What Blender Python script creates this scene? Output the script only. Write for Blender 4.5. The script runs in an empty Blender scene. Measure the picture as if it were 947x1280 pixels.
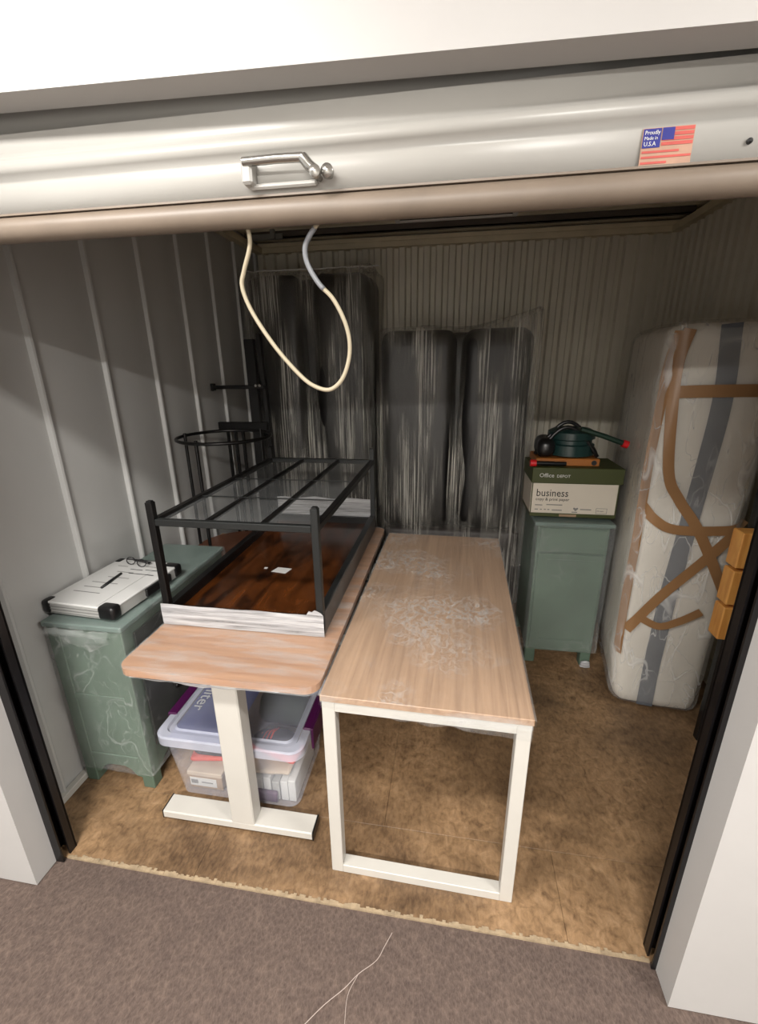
import bpy, bmesh, math, random
from mathutils import Vector, Matrix, noise
random.seed(7)
S = bpy.context.scene
COL = S.collection
# ---------------------------------------------------------------- camera, light, exposure
def cam_setup():
    p, yw, rl = 0.3201, -0.1639, -0.0133
    f = Vector((math.sin(yw)*math.cos(p), math.cos(yw)*math.cos(p), -math.sin(p)))
    r0 = Vector((math.cos(yw), -math.sin(yw), 0)); u0 = r0.cross(f)
    ri = math.cos(rl)*r0 + math.sin(rl)*u0; up = -math.sin(rl)*r0 + math.cos(rl)*u0
    cd = bpy.data.cameras.new('camera'); co = bpy.data.objects.new('camera', cd); COL.objects.link(co)
    M = Matrix((ri, up, -f)).transposed().to_4x4(); M.translation = (-0.2831, -0.9288, 1.6614)
    co.matrix_world = M
    cd.sensor_fit = 'HORIZONTAL'; cd.sensor_width = 36; cd.lens = 558.65/947*36; cd.clip_start = .02
    S.camera = co
cam_setup()
w = bpy.data.worlds.new('world'); S.world = w; w.use_nodes = True
w.node_tree.nodes['Background'].inputs[0].default_value = (1.0, .97, .93, 1)
w.node_tree.nodes['Background'].inputs[1].default_value = .6
LAMPS = ((-1.35, -.87, 27), (1.35, -.87, 27), (-.55, -2.6, 85))      # two rows of fittings over a wide aisle
for lx_, ly_, le_ in LAMPS:
    ld = bpy.data.lights.new('corridor_lamp', 'AREA'); ld.shape = 'RECTANGLE'; ld.size = 1.0; ld.size_y = .14; ld.energy = le_; ld.color = (1, .965, .92)
    lo = bpy.data.objects.new('corridor_lamp', ld); COL.objects.link(lo); lo.location = (lx_, ly_, 2.56)
vs = S.view_settings; vs.view_transform = 'Standard'; vs.look = 'None'; vs.gamma = 1; vs.use_curve_mapping = False; vs.exposure = 1.10

# ---------------------------------------------------------------- materials
def lin(c): return tuple((v/255/12.92 if v/255 <= .04045 else ((v/255+.055)/1.055)**2.4) for v in c) + (1,)
class NT:
    def __init__(s, name):
        s.m = bpy.data.materials.new(name); s.m.use_nodes = True; s.t = s.m.node_tree; s.n = s.t.nodes; s.l = s.t.links
        s.b = s.n['Principled BSDF']; s.out = s.n['Material Output']
        s.tc = s.n.new('ShaderNodeTexCoord')
    def map(s, sc, rot=(0,0,0)):
        m = s.n.new('ShaderNodeMapping'); m.inputs['Scale'].default_value = sc; m.inputs['Rotation'].default_value = rot
        s.l.new(s.tc.outputs['Object'], m.inputs[0]); return m.outputs[0]
    def noise(s, sc=(1,1,1), scale=1, detail=4, rough=.55, dist=0, rot=(0,0,0)):
        n = s.n.new('ShaderNodeTexNoise'); n.inputs['Scale'].default_value = scale; n.inputs['Detail'].default_value = detail
        n.inputs['Roughness'].default_value = rough; n.inputs['Distortion'].default_value = dist
        s.l.new(s.map(sc, rot), n.inputs['Vector']); return n.outputs['Fac']
    def vor(s, sc, scale=1, feature='F1'):
        n = s.n.new('ShaderNodeTexVoronoi'); n.inputs['Scale'].default_value = scale; n.feature = feature
        s.l.new(s.map(sc), n.inputs['Vector']); return n
    def ramp(s, fac, stops, interp='LINEAR'):
        r = s.n.new('ShaderNodeValToRGB'); e = r.color_ramp; e.interpolation = interp
        while len(e.elements) < len(stops): e.elements.new(.5)
        for x, (p, c) in zip(e.elements, stops): x.position = p; x.color = c if isinstance(c, tuple) else (c, c, c, 1)
        s.l.new(fac, r.inputs[0]); return r.outputs[0]
    def mix(s, fac, a, b, mode='MIX'):
        m = s.n.new('ShaderNodeMix'); m.data_type = 'RGBA'; m.blend_type = mode
        for i, v in ((0, fac), (6, a), (7, b)):
            if hasattr(v, 'is_linked'): s.l.new(v, m.inputs[i])
            else: m.inputs[i].default_value = v
        return m.outputs[2]
    def math(s, op, a, b=0., c=0.):
        m = s.n.new('ShaderNodeMath'); m.operation = op
        for i, v in enumerate((a, b, c)):
            if hasattr(v, 'is_linked'): s.l.new(v, m.inputs[i])
            else: m.inputs[i].default_value = v
        return m.outputs[0]
    def bump(s, h, st=.3, d=.01, bsdf=None):
        b = s.n.new('ShaderNodeBump'); b.inputs['Strength'].default_value = st; b.inputs['Distance'].default_value = d
        s.l.new(h, b.inputs['Height']); s.l.new(b.outputs[0], (bsdf or s.b).inputs['Normal'])
    def col(s, v):
        if hasattr(v, 'is_linked'): s.l.new(v, s.b.inputs['Base Color'])
        else: s.b.inputs['Base Color'].default_value = v
    def set(s, rough=.5, metal=0, spec=.5):
        s.b.inputs['Roughness'].default_value = rough; s.b.inputs['Metallic'].default_value = metal; s.b.inputs['Specular IOR Level'].default_value = spec
        return s
M = {}
def plain(name, c, rough=.5, metal=0, var=.10, sc=6, bump=0, spec=.5, bsc=(40,40,40)):
    t = NT(name); n = t.noise((sc, sc, sc), 1, 5); L = lin(c)
    d = tuple(x*(1-var) for x in L[:3])+(1,); u = tuple(min(1, x*(1+var)) for x in L[:3])+(1,)
    t.col(t.ramp(n, [(.3, d), (.7, u)])); t.set(rough, metal, spec)
    if bump: t.bump(t.noise(bsc, 1, 4), bump, .005)
    M[name] = t.m
def film(name, sc, lo, hi, base=.06, amt=.5, rough=.22, bump=.6, bsc=None, c=(205,208,208), bd=.004, rot=(0,0,0), ridge=0, mask=None, mlo=.42, mhi=.62):
    """clear wrap: mostly transparent, milky paint for folds and the highlights on them; ridge > 0 makes thin crease lines"""
    t = NT(name); n = t.noise(sc, 1, 6 if not ridge else 2, .6 if not ridge else .4, .15 if not ridge else .5, rot)
    if ridge:
        a = t.math('ABSOLUTE', t.math('SUBTRACT', n, .5)); r = t.ramp(a, [(0., 1.), (ridge, 0.)])
        b = t.math('ABSOLUTE', t.math('SUBTRACT', t.noise(tuple(x*2.3 for x in sc), 1, 2, .4, .6, rot), .5)); r = t.math('MAXIMUM', r, t.ramp(b, [(0., .8), (ridge*.8, 0.)]))
    else: r = t.ramp(n, [(lo, 0.), (hi, 1.)])
    if mask: r = t.math('MULTIPLY', r, t.ramp(t.noise(mask, 1, 3, .5, .2), [(mlo, 0.), (mhi, 1.)]))
    t.col(lin(c)); t.set(rough, 0, .6); t.bump(t.noise(bsc or sc, 1, 5, .6, .1, rot), bump, bd)
    f = t.math('MULTIPLY_ADD', r, amt, base)
    tr = t.n.new('ShaderNodeBsdfTransparent'); ms = t.n.new('ShaderNodeMixShader')
    t.l.new(f, ms.inputs[0]); t.l.new(tr.outputs[0], ms.inputs[1]); t.l.new(t.b.outputs[0], ms.inputs[2]); t.l.new(ms.outputs[0], t.out.inputs[0])
    M[name] = t.m
plain('white_paint', (190,188,184), .42, var=.03)
plain('wall_white', (172,170,168), .5, var=.02)
plain('corridor_white', (236,234,230), .6, var=.02)
plain('door_white', (160,158,153), .35, var=.04, sc=3)
plain('door_bar', (112,100,88), .45, var=.10, sc=9)
plain('steel_grey', (178,178,176), .42, .0, var=.05, sc=2.5)
plain('steel_corr', (208,202,186), .5, .0, var=.08, sc=2)
plain('trim_beige', (204,192,164), .6, var=.12, sc=5)
plain('beam', (84,76,68), .6, .3, var=.15)
plain('galv', (150,152,150), .35, .7, var=.1)
plain('black_metal', (19,18,18), .38, .3, var=.15, sc=10)
plain('black_track', (16,14,15), .4, .2, var=.2, sc=12)
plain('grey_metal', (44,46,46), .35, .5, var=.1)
plain('black_plastic', (17,17,18), .32, 0, var=.1)
plain('white_metal', (186,183,176), .4, var=.03)
plain('chrome', (165,163,158), .22, .9, var=.05)
plain('leather', (10,9,9), .42, 0, var=.3, sc=9, bump=.4, bsc=(30,30,12))
plain('leather_base', (40,32,32), .5, 0, var=.2, bump=.2)
plain('mattress', (206,201,190), .8, var=.05, sc=5, bump=.35, bsc=(14,14,14))
plain('band_grey', (84,88,94), .7, var=.15, sc=20)
plain('tape', (146,110,74), .35, var=.06, sc=8)
plain('green_paint', (82,100,86), .55, var=.18, sc=4)
plain('green_top', (92,110,103), .35, var=.12, sc=4)
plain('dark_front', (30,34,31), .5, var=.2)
plain('paper', (196,196,194), .6, var=.02)
plain('case_white', (160,160,157), .4, var=.03)
plain('ink', (22,22,24), .5, var=.05)
plain('grey_ink', (120,120,118), .6, var=.05)
plain('carton_green', (58,64,26), .55, var=.08)
plain('carton_white', (196,188,174), .55, var=.03)
plain('orange_board', (150,90,34), .5, var=.15)
plain('drum_green', (24,48,46), .3, var=.15)
plain('bar_green', (20,44,34), .4, var=.15)
plain('red', (190,24,30), .4, var=.1)
plain('purple', (66,14,62), .35, var=.1)
plain('blue_sheet', (52,60,120), .5, var=.1)
plain('cloth_green', (40,52,38), .8, var=.25, sc=14)
plain('shoe_dark', (46,46,54), .7, var=.2, sc=14)
plain('shoe_red', (200,66,44), .6, var=.12)
plain('kraft', (150,126,100), .7, var=.1)
plain('cloth_tan', (180,164,144), .8, var=.1, sc=12)
plain('vent_white', (222,220,214), .45, var=.04)
plain('vent_dark', (16,15,14), .6, var=.1)
plain('blue', (20,26,112), .45, var=.08)
plain('flag_red', (170,70,62), .5, var=.12, sc=30)
plain('sticker_tan', (158,124,104), .5, var=.10, sc=30)
plain('cord', (160,150,128), .6, var=.05)
plain('sleeve', (118,120,124), .3, var=.05)
plain('brown_disc', (92,54,34), .35, var=.2, sc=6)
plain('thread', (160,146,138), .8, var=.1)
plain('edge_fray', (150,132,106), .85, var=.25, sc=30, bump=.6)
plain('lamp_white', (235,235,230), .5, var=.02)
def wood(name, dark, light, sc, rough=.4, gap=.12, det=6, dist=.6, lo=.3, hi=.72, rot=(0,0,0)):
    t = NT(name); n = t.noise(sc, 1, det, .6, dist, rot); n2 = t.noise(tuple(x*.18 for x in sc), 1, 3, .5, .3, rot)
    c = t.ramp(n, [(lo, lin(dark)), (hi, lin(light))]); v = t.ramp(n2, [(.3, (1-gap,)*3+(1,)), (.7, (1.,1.,1.,1))])
    t.col(t.mix(1., c, v, 'MULTIPLY')); t.set(rough); t.bump(n, .08, .002); M[name] = t.m
wood('oak', (142,110,82), (176,143,112), (60,2.2,60), .36)
wood('oak_desk', (154,110,78), (182,140,106), (2.2,50,50), .36)
wood('slat_wood', (206,136,62), (238,178,96), (40,40,5), .45)
wood('rustic', (30,15,8), (112,60,24), (16,4.0,16), .2, .55, 7, .8, .34, .78)
# plywood unit floor with stains of its own
t = NT('osb'); n1 = t.noise((26,26,26), 1, 8, .7, .8); n2 = t.noise((2.1,2.6,2), 1, 4, .6, .5); n3 = t.noise((90,40,90), 1, 3)
c = t.ramp(n1, [(.28, lin((88,66,46))), (.5, lin((140,111,80))), (.74, lin((168,138,106)))])
c = t.mix(t.ramp(n2, [(.44, (0.,)*3+(1,)), (.66, (.85,)*3+(1,))]), c, lin((56,39,25)))
c = t.mix(.18, c, t.ramp(n3, [(.35, lin((60,42,28))), (.65, lin((166,134,98)))]))
t.col(c); t.set(.5); t.bump(n1, .25, .004); M['osb'] = t.m
# corridor carpet: short mottled loop pile
t = NT('carpet'); v = t.vor((85,60,60), 1); n = t.noise((9,14,9), 1, 5); n3 = t.noise((260,120,200), 1, 3)
c = t.ramp(v.outputs['Distance'], [(.1, lin((82,69,62))), (.55, lin((95,81,73))), (.9, lin((110,94,84)))])
c = t.mix(t.ramp(n, [(.35, (.0,)*3+(1,)), (.7, (.45,)*3+(1,))]), c, lin((68,57,54)))
c = t.mix(.35, c, t.ramp(n3, [(.3, lin((60,50,48))), (.7, lin((108,95,88)))]))
t.col(c); t.set(.9, 0, .2); t.bump(t.math('ADD', v.outputs['Distance'], n3), .5, .004); M['carpet'] = t.m
# weathered ceiling board, pale tones raised in place of light spilling from above
t = NT('ceil_board'); n = t.noise((3,3,3), 1, 6, .6, .4); t.col(t.ramp(n, [(.3, lin((214,200,170))), (.6, lin((240,230,206))), (.8, lin((196,172,134)))])); t.set(.7); M['ceil_board'] = t.m
# clear plastics
film('film_sofa', (110,60,1.6), .42, .66, .05, .85, .32, .8, (120,60,1.2), bd=.004, c=(198,195,186), mask=(7,7,1.6), mlo=.42, mhi=.62)  # pale vertical streaks paint in lamp reflections on the folds
film('film_table', (26,22,26), 0, 0, .09, .34, .13, .9, (34,30,34), bd=.006, c=(225,225,222), ridge=.07, mask=(2.4,2.4,2.4), mlo=.46, mhi=.60)
film('film_desk', (4,20,20), .46, .74, .10, .34, .2, .6, (8,40,40), bd=.004)
film('film_band', (4,8,85), .34, .62, .40, .50, .25, .9, (6,10,90), bd=.004, c=(190,190,192))
film('film_cab', (9,9,6), 0, 0, .09, .20, .12, .7, (9,9,7), bd=.008, ridge=.025, mask=(3,3,3), mlo=.42, mhi=.62)
film('film_matt', (7,7,2.6), 0, 0, .14, .45, .14, .45, (10,10,5), bd=.012, c=(246,246,244), rot=(.3,.5,.2), ridge=.03, mask=(3,3,3), mlo=.36, mhi=.60)
film('film_thin', (4,4,4), .5, .7, .07, .12, .1, .4, (8,8,8))
film('film_shelf', (3,5,3), .4, .7, .16, .16, .25, .3, (6,6,6), c=(150,152,152))
film('bin_clear', (5,5,5), .3, .7, .16, .12, .2, .15, (6,6,6), c=(214,218,230))
film('lid_clear', (5,5,5), .3, .7, .20, .12, .22, .15, (6,6,6), c=(206,210,228))
film('lid_rim', (5,5,5), .3, .7, .48, .12, .22, .15, (6,6,6), c=(206,210,226))

# ---------------------------------------------------------------- mesh helpers (world coordinates; re-based to the thing)
BASE = {}
def tag(o, label=None, cat=None, group=None, kind=None):
    for k, v in (('label', label), ('category', cat), ('group', group), ('kind', kind)):
        if v: o[k] = v
    return o
def thing(name, label, cat, loc=(0,0,0), rz=0, group=None, kind=None):
    o = bpy.data.objects.new(name, None); o.empty_display_size = .05; COL.objects.link(o)
    o.location = loc; o.rotation_euler = (0, 0, rz)
    BASE[o.name] = Matrix.Translation(loc) @ Matrix.Rotation(rz, 4, 'Z')
    return tag(o, label, cat, group, kind)
def finish(name, bm, mat, parent=None, smooth=False, local=False, angle=None):
    me = bpy.data.meshes.new(name)
    bmesh.ops.recalc_face_normals(bm, faces=bm.faces)
    bm.to_mesh(me); bm.free()
    return link(name, me, mat, parent, smooth, local, angle)
def link(name, me, mat, parent=None, smooth=False, local=False, angle=None):
    if not me.materials: me.materials.append(M[mat])
    if smooth:
        me.polygons.foreach_set('use_smooth', [True]*len(me.polygons))
        if angle:
            me.set_sharp_from_angle(angle=math.radians(angle))
    o = bpy.data.objects.new(name, me); COL.objects.link(o)
    if parent:
        B = BASE[parent.name]; BASE[o.name] = B; o.parent = parent
        if not local: me.transform(B.inverted())
    else: BASE[o.name] = Matrix.Identity(4)
    return o
def rebase(o, loc):
    """put a single-mesh thing's origin at its base"""
    o.data.transform(Matrix.Translation(-Vector(loc))); o.location = loc; BASE[o.name] = Matrix.Translation(loc); return o
class G:
    def __init__(s): s.bm = bmesh.new()
    def box(s, x0, x1, y0, y1, z0, z1, bev=0, seg=1, rot=None, piv=None):
        r = bmesh.ops.create_cube(s.bm, size=1); vs_ = r['verts']
        for v in vs_: v.co = Vector(((x0+x1)/2+v.co.x*(x1-x0), (y0+y1)/2+v.co.y*(y1-y0), (z0+z1)/2+v.co.z*(z1-z0)))
        if bev:
            es = list({e for v in vs_ for e in v.link_edges})
            rr = bmesh.ops.bevel(s.bm, geom=es, offset=bev, segments=seg, profile=.5, affect='EDGES')
            vs_ = rr['verts']+[v for v in vs_ if v.is_valid]
            vs_ = list({v for v in vs_ if v.is_valid})
        if rot is not None: bmesh.ops.rotate(s.bm, verts=vs_, cent=piv or ((x0+x1)/2, (y0+y1)/2, (z0+z1)/2), matrix=rot)
        return s
    def tube(s, pts, r, n=8, closed=False):
        pts = [Vector(p) for p in pts]; rings = []; N = len(pts); up = None
        for i, p in enumerate(pts):
            a = pts[(i-1) % N] if (closed or i > 0) else p; b = pts[(i+1) % N] if (closed or i < N-1) else p
            t = (b-a).normalized()
            if up is None: up = t.orthogonal().normalized()
            up = (up-t*up.dot(t)).normalized(); bi = t.cross(up)
            rr = r[i] if isinstance(r, (list, tuple)) else r
            rings.append([s.bm.verts.new(p+(up*math.cos(2*math.pi*k/n)+bi*math.sin(2*math.pi*k/n))*rr) for k in range(n)])
        for i in range(N if closed else N-1):
            A, B = rings[i], rings[(i+1) % N]
            if closed and i == N-1:   # best-aligned seam
                k0 = min(range(n), key=lambda k: (A[0].co-B[k].co).length); B = B[k0:]+B[:k0]
            for k in range(n): s.bm.faces.new((A[k], A[(k+1) % n], B[(k+1) % n], B[k]))
        if not closed: s.bm.faces.new(rings[0]); s.bm.faces.new(rings[-1])
        return s
    def prism(s, poly, d):
        """poly: list of 3D points (planar), d: extrusion vector"""
        d = Vector(d); a = [s.bm.verts.new(p) for p in poly]; b = [s.bm.verts.new(Vector(p)+d) for p in poly]; n = len(a)
        s.bm.faces.new(a); s.bm.faces.new(b)
        for k in range(n): s.bm.faces.new((a[k], a[(k+1) % n], b[(k+1) % n], b[k]))
        return s
    def lathe(s, prof, c, n=32, axis='z'):
        rings = []
        for r, h in prof:
            ring = []
            for k in range(n):
                a = 2*math.pi*k/n; x, y = r*math.cos(a), r*math.sin(a)
                ring.append(s.bm.verts.new(Vector(c)+(Vector((x, y, h)) if axis == 'z' else Vector((x, h, y)) if axis == 'y' else Vector((h, x, y)))))
            rings.append(ring)
        for A, B in zip(rings, rings[1:]):
            for k in range(n): s.bm.faces.new((A[k], A[(k+1) % n], B[(k+1) % n], B[k]))
        s.bm.faces.new(rings[0]); s.bm.faces.new(rings[-1]); return s
    def grid(s, nu, nv, f):
        V = [[s.bm.verts.new(f(i/nu, j/nv)) for j in range(nv+1)] for i in range(nu+1)]
        for i in range(nu):
            for j in range(nv): s.bm.faces.new((V[i][j], V[i+1][j], V[i+1][j+1], V[i][j+1]))
        return s
    def soft(s, x0, x1, y0, y1, z0, z1, r, cuts=14, fn=None):
        b = bmesh.new(); bmesh.ops.create_cube(b, size=2); bmesh.ops.subdivide_edges(b, edges=b.edges[:], cuts=cuts, use_grid_fill=True)
        h = Vector(((x1-x0)/2, (y1-y0)/2, (z1-z0)/2)); c = Vector(((x0+x1)/2, (y0+y1)/2, (z0+z1)/2)); mp = {}
        for v in b.verts:
            # denser sampling near the rounded rim
            q = Vector([h[i]*math.copysign(1-(1-abs(v.co[i]))**1.4, v.co[i]) for i in range(3)])
            rr = min(r, *h)
            inn = Vector([max(-(h[i]-rr), min(h[i]-rr, q[i])) for i in range(3)]); d = q-inn
            if d.length > 1e-9: q = inn+d.normalized()*min(rr, max(abs(x) for x in d)*1.0 if False else rr)
            p = q+c
            if fn: p = fn(p, q, h)
            mp[v] = s.bm.verts.new(p)
        for f in b.faces: s.bm.faces.new([mp[v] for v in f.verts])
        b.free(); return s
def rrect(x0, x1, y0, y1, r, z, n=5):
    out = []
    for cx, cy, a0 in ((x1-r, y1-r, 0), (x0+r, y1-r, 90), (x0+r, y0+r, 180), (x1-r, y0+r, 270)):
        for k in range(n+1):
            a = math.radians(a0+90*k/n); out.append((cx+r*math.cos(a), cy+r*math.sin(a), z))
    return out
def spline(pts, n=8):
    P = [Vector(p) for p in pts]; P = [2*P[0]-P[1]]+P+[2*P[-1]-P[-2]]; out = []
    for i in range(1, len(P)-2):
        for k in range(n):
            t = k/n; a, b, c, d = P[i-1:i+3]
            out.append(.5*((2*b)+(-a+c)*t+(2*a-5*b+4*c-d)*t*t+(-a+3*b-3*c+d)*t**3))
    return out+[P[-2]]
def text(name, body, size, mat, parent, Mx, depth=.0006, sx=1.0):
    cu = bpy.data.curves.new(name, 'FONT'); cu.body = body; cu.size = size; cu.extrude = depth; cu.resolution_u = 2
    o = bpy.data.objects.new(name, cu); COL.objects.link(o)
    dg = bpy.context.evaluated_depsgraph_get(); me = bpy.data.meshes.new_from_object(o.evaluated_get(dg))
    bpy.data.objects.remove(o); bpy.data.curves.remove(cu)
    me.transform(Mx @ Matrix.Diagonal((sx, 1, 1, 1))); me.materials.clear(); return link(name, me, mat, parent)
def frame_m(o, ex, ey):
    ex = Vector(ex).normalized(); ey = Vector(ey).normalized(); m = Matrix((ex, ey, ex.cross(ey))).transposed().to_4x4(); m.translation = o; return m

XL, XR, YB, ZC = -1.78, 1.12, 2.70, 2.46
JL, JR, YF = -1.612, .352, -.09
# ---------------------------------------------------------------- setting
fl = tag(finish('floor', G().box(XL-.06, XR+.06, 0, YB+.06, -.05, -.014).bm, 'osb'), kind='structure')
xs = [XL-.02, -1.10, .12, XR+.02]
for j, (ya, yb) in enumerate(((.006, .286), (.287, 1.50), (1.501, YB+.02))):
    cuts = xs if j != 1 else [XL-.02, -.48, .74, XR+.02]
    for a, b in zip(cuts, cuts[1:]):
        finish('floor_sheet', G().box(a+.0004, b-.0004, ya, yb, -.02, 0, .0008).bm, 'osb', fl)
co_fl = tag(finish('floor_corridor', G().box(-5, 4, -3.6, .004, -.06, -.004).bm, 'carpet'), kind='structure')
rnd = random.Random(3)
g = G()
for i in range(190):                                        # frayed cut edge of the carpet
    x = JL+.03+(JR-JL-.04)*i/190; d = rnd.uniform(.006, .016)
    g.box(x, x+.0105, .004, .004+d, -.004, rnd.uniform(.001, .004))
tag(finish('trim_1', g.bm, 'edge_fray'), kind='structure')

# left wall: smooth sheet with standing ribs
wl = tag(finish('wall_left', G().box(XL-.05, XL-.012, -.012, YB+.05, 0, ZC+.16).bm, 'steel_grey'), kind='structure')
ribs = [.215, .56, .905, 1.25, 1.595, 1.94, 2.285, 2.63]
prev = .03
for yr in ribs+[YB]:
    a, b = prev, yr-.016 if yr < YB else YB
    def pf(u, v, a=a, b=b):
        y = a+(b-a)*u; return Vector((XL-.012+.006*math.sin(math.pi*u), y, .02+(ZC-.02)*v))
    finish('panel', G().grid(8, 2, pf).bm, 'steel_grey', wl, True)
    if yr < YB:
        prof = [(XL-.013, yr-.016), (XL-.012, yr-.012), (XL+.004, yr-.006), (XL+.006, yr+.002), (XL-.010, yr+.012), (XL-.013, yr+.022)]
        finish('rib', G().prism([(x, y, .02) for x, y in prof], (0, 0, ZC-.02)).bm, 'steel_grey', wl)
    prev = yr+.022
tag(finish('baseboard_left', G().box(XL-.008, XL+.02, .035, 1.6, 0, .03, .003).bm, 'white_metal'), kind='structure')
# corrugated back and right walls
def corr(n_from, n_to, pt):
    g = G(); p = .09; pr = []
    x = n_from
    while x < n_to:
        pr += [(x, 0), (x+.040, 0), (x+.050, .030), (x+.080, .030)]; x += p
    pr = [(min(a, n_to), d) for a, d in pr]
    v0 = [g.bm.verts.new(pt(a, d, 0)) for a, d in pr]; v1 = [g.bm.verts.new(pt(a, d, ZC+.03)) for a, d in pr]
    for k in range(len(pr)-1): g.bm.faces.new((v0[k], v0[k+1], v1[k+1], v1[k]))
    return g.bm
wb = tag(finish('wall_back', G().box(XL-.05, XR+.05, YB+.034, YB+.064, 0, ZC+.16).bm, 'steel_corr'), kind='structure')
finish('corrugated_sheet', corr(XL-.01, XR+.02, lambda a, d, z: Vector((a, YB+d, z))), 'steel_corr', wb)
wr = tag(finish('wall_right', G().box(XR+.034, XR+.064, .0, YB+.05, 0, ZC+.16).bm, 'steel_corr'), kind='structure')
finish('corrugated_sheet', corr(.05, YB+.02, lambda a, d, z: Vector((XR+d, a, z))), 'steel_corr', wr)
# trim angles round the wall heads
tag(finish('trim_2', G().box(XL-.02, XR+.02, YB-.035, YB+.03, ZC-.005, ZC+.05).box(XL, XR, YB-.045, YB-.03, ZC+.03, ZC+.055).bm, 'trim_beige'), kind='structure')
tag(finish('trim_3', G().box(XL-.02, XL+.045, .04, YB-.035, ZC-.01, ZC+.03).bm, 'trim_beige'), kind='structure')
tag(finish('trim_4', G().box(XR-.045, XR+.03, .04, YB-.035, ZC-.01, ZC+.03).bm, 'trim_beige'), kind='structure')
ce = tag(finish('ceiling', G().box(XL-.06, XR+.06, -.02, YB+.06, ZC+.10, ZC+.14).bm, 'ceil_board'), kind='structure')
for a, b in ((.0, 1.22), (1.225, 2.42), (2.425, YB+.03)):
    finish('ceiling_board', G().box(XL-.03, XR+.03, a, b, ZC+.078, ZC+.098, .002).bm, 'ceil_board', ce)
for y in (.60, 1.28, 1.95, 2.43):
    tag(finish('ceiling_beam', G().box(XL+.02, XR-.02, y, y+.010, ZC+.034, ZC+.074).box(XL+.02, XR-.02, y, y+.04, ZC+.034, ZC+.040).bm, 'beam', ce))
# hanger of the second beam
tag(finish('beam_bracket', G().box(-1.70, -1.48, 2.415, 2.429, ZC+.022, ZC+.056).box(-1.56, -1.53, 2.395, 2.42, ZC+.02, ZC+.079).bm, 'galv', ce))
# front partition of the unit, corridor side
fw = tag(finish('wall_front', G().box(JR, 3.6, YF, -.012, 0, 2.62).box(-5, JL, YF, -.012, 0, 2.62).prism([(JL, YF, 2.122), (JR, YF, 2.082), (JR, YF, 2.62), (JL, YF, 2.62)], (0, .06, 0)).bm, 'wall_white'), kind='structure')
for x0, x1 in ((.585, 1.2), (1.203, 1.9), (-2.3, -1.78), (-3.0, -2.303)):   # cladding sheets with a thin lap
    finish('cladding_sheet', G().box(x0, x1, YF-.003, YF, .004, 2.60).bm, 'wall_white', fw)
finish('inner_panel', G().box(JR+.03, XR+.03, .05, .062, 0, ZC).bm, 'steel_grey', fw)
finish('inner_panel', G().box(XL-.03, JL-.03, .05, .062, 0, ZC).bm, 'steel_grey', fw)
# door guides
for sx, x in ((1, JL), (-1, JR)):
    g = G()
    a, b = (x-.03, x+.03) if sx > 0 else (x-.012, x+.03)
    g.box(a, b, -.012, -.006, 0, 2.45); g.box(a, b, .042, .048, 0, 2.45)
    xx = a if sx > 0 else b
    g.box(min(xx, xx+sx*.006), max(xx, xx+sx*.006), -.006, .042, 0, 2.45)
    if sx > 0: g.box(b-.006, b, .018, .045, 0, 2.45)
    else: g.box(a, a+.006, .018, .045, 0, 2.45)
    tag(finish('trim_5' if sx > 0 else 'trim_6', g.bm, 'black_track'), kind='structure')
# corridor: ceiling, far wall
tag(finish('ceiling_corridor', G().box(-5, 4, -3.65, -.02, 2.62, 2.66).bm, 'corridor_white'), kind='structure')
tag(finish('wall_corridor', G().box(-5, 4, -3.66, -3.6, -.05, 2.65).bm, 'corridor_white'), kind='structure')
for lx_, ly_, le_ in LAMPS:
    lamp = thing('ceiling_light', 'long white surface mounted light fitting on the corridor ceiling', 'lamp', (lx_, ly_, 2.62), 0, 'corridor ceiling lights')
    finish('housing', G().box(lx_-.56, lx_+.56, ly_-.09, ly_+.09, 2.575, 2.622, .006).bm, 'lamp_white', lamp)
    for e in (-.56, .54): finish('end_cap', G().box(lx_+e, lx_+e+.02, ly_-.095, ly_+.095, 2.555, 2.60, .004).bm, 'white_paint', lamp)

# roll-up door, mostly raised
door = thing('door_1', 'white roll-up steel door raised above the unit opening', 'door', (-.63, 0, 1.92), kind='structure')
prof = [(-.018, 1.955), (-.020, 2.004), (-.018, 2.010), (-.030, 2.018), (-.036, 2.026), (-.034, 2.036), (-.028, 2.042), (-.018, 2.050), (-.016, 2.056), (-.024, 2.083), (-.010, 2.088), (.004, 2.090), (.004, 2.112)]
z = 2.112
while z < 2.40:
    prof += [(.004, z+.02), (-.012, z+.03), (-.018, z+.04), (-.012, z+.05), (.004, z+.06), (.004, z+.085)]; z += .085
pts = [(y, zz) for y, zz in prof]
g = G(); xa, xb = JL+.012, JR-.006
va = [g.bm.verts.new((xa, y, zz)) for y, zz in pts]; vb = [g.bm.verts.new((xb, y, zz)) for y, zz in pts]
for k in range(len(pts)-1): g.bm.faces.new((va[k], vb[k], vb[k+1], va[k+1]))
ob_ = finish('curtain', g.bm, 'door_white', door, True, angle=50)
ob_.modifiers.new('thickness', 'SOLIDIFY').thickness = -.002
g = G(); n = 14
g.prism([(xa, -.004+.026*math.cos(2*math.pi*k/n)*.9, 1.9315+.0235*math.sin(2*math.pi*k/n)) for k in range(n)], (xb-xa, 0, 0))
finish('bottom_bar', g.bm, 'door_bar', door, True, angle=50)
finish('bar_lip', G().box(xa, xb, -.0215, -.014, 1.9525, 1.956).bm, 'door_bar', door)
finish('coil', G().lathe([(.12, -.96), (.12, .95)], (-.63, .135, 2.40), 24, 'x').bm, 'door_white', door, True, angle=40)
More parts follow.
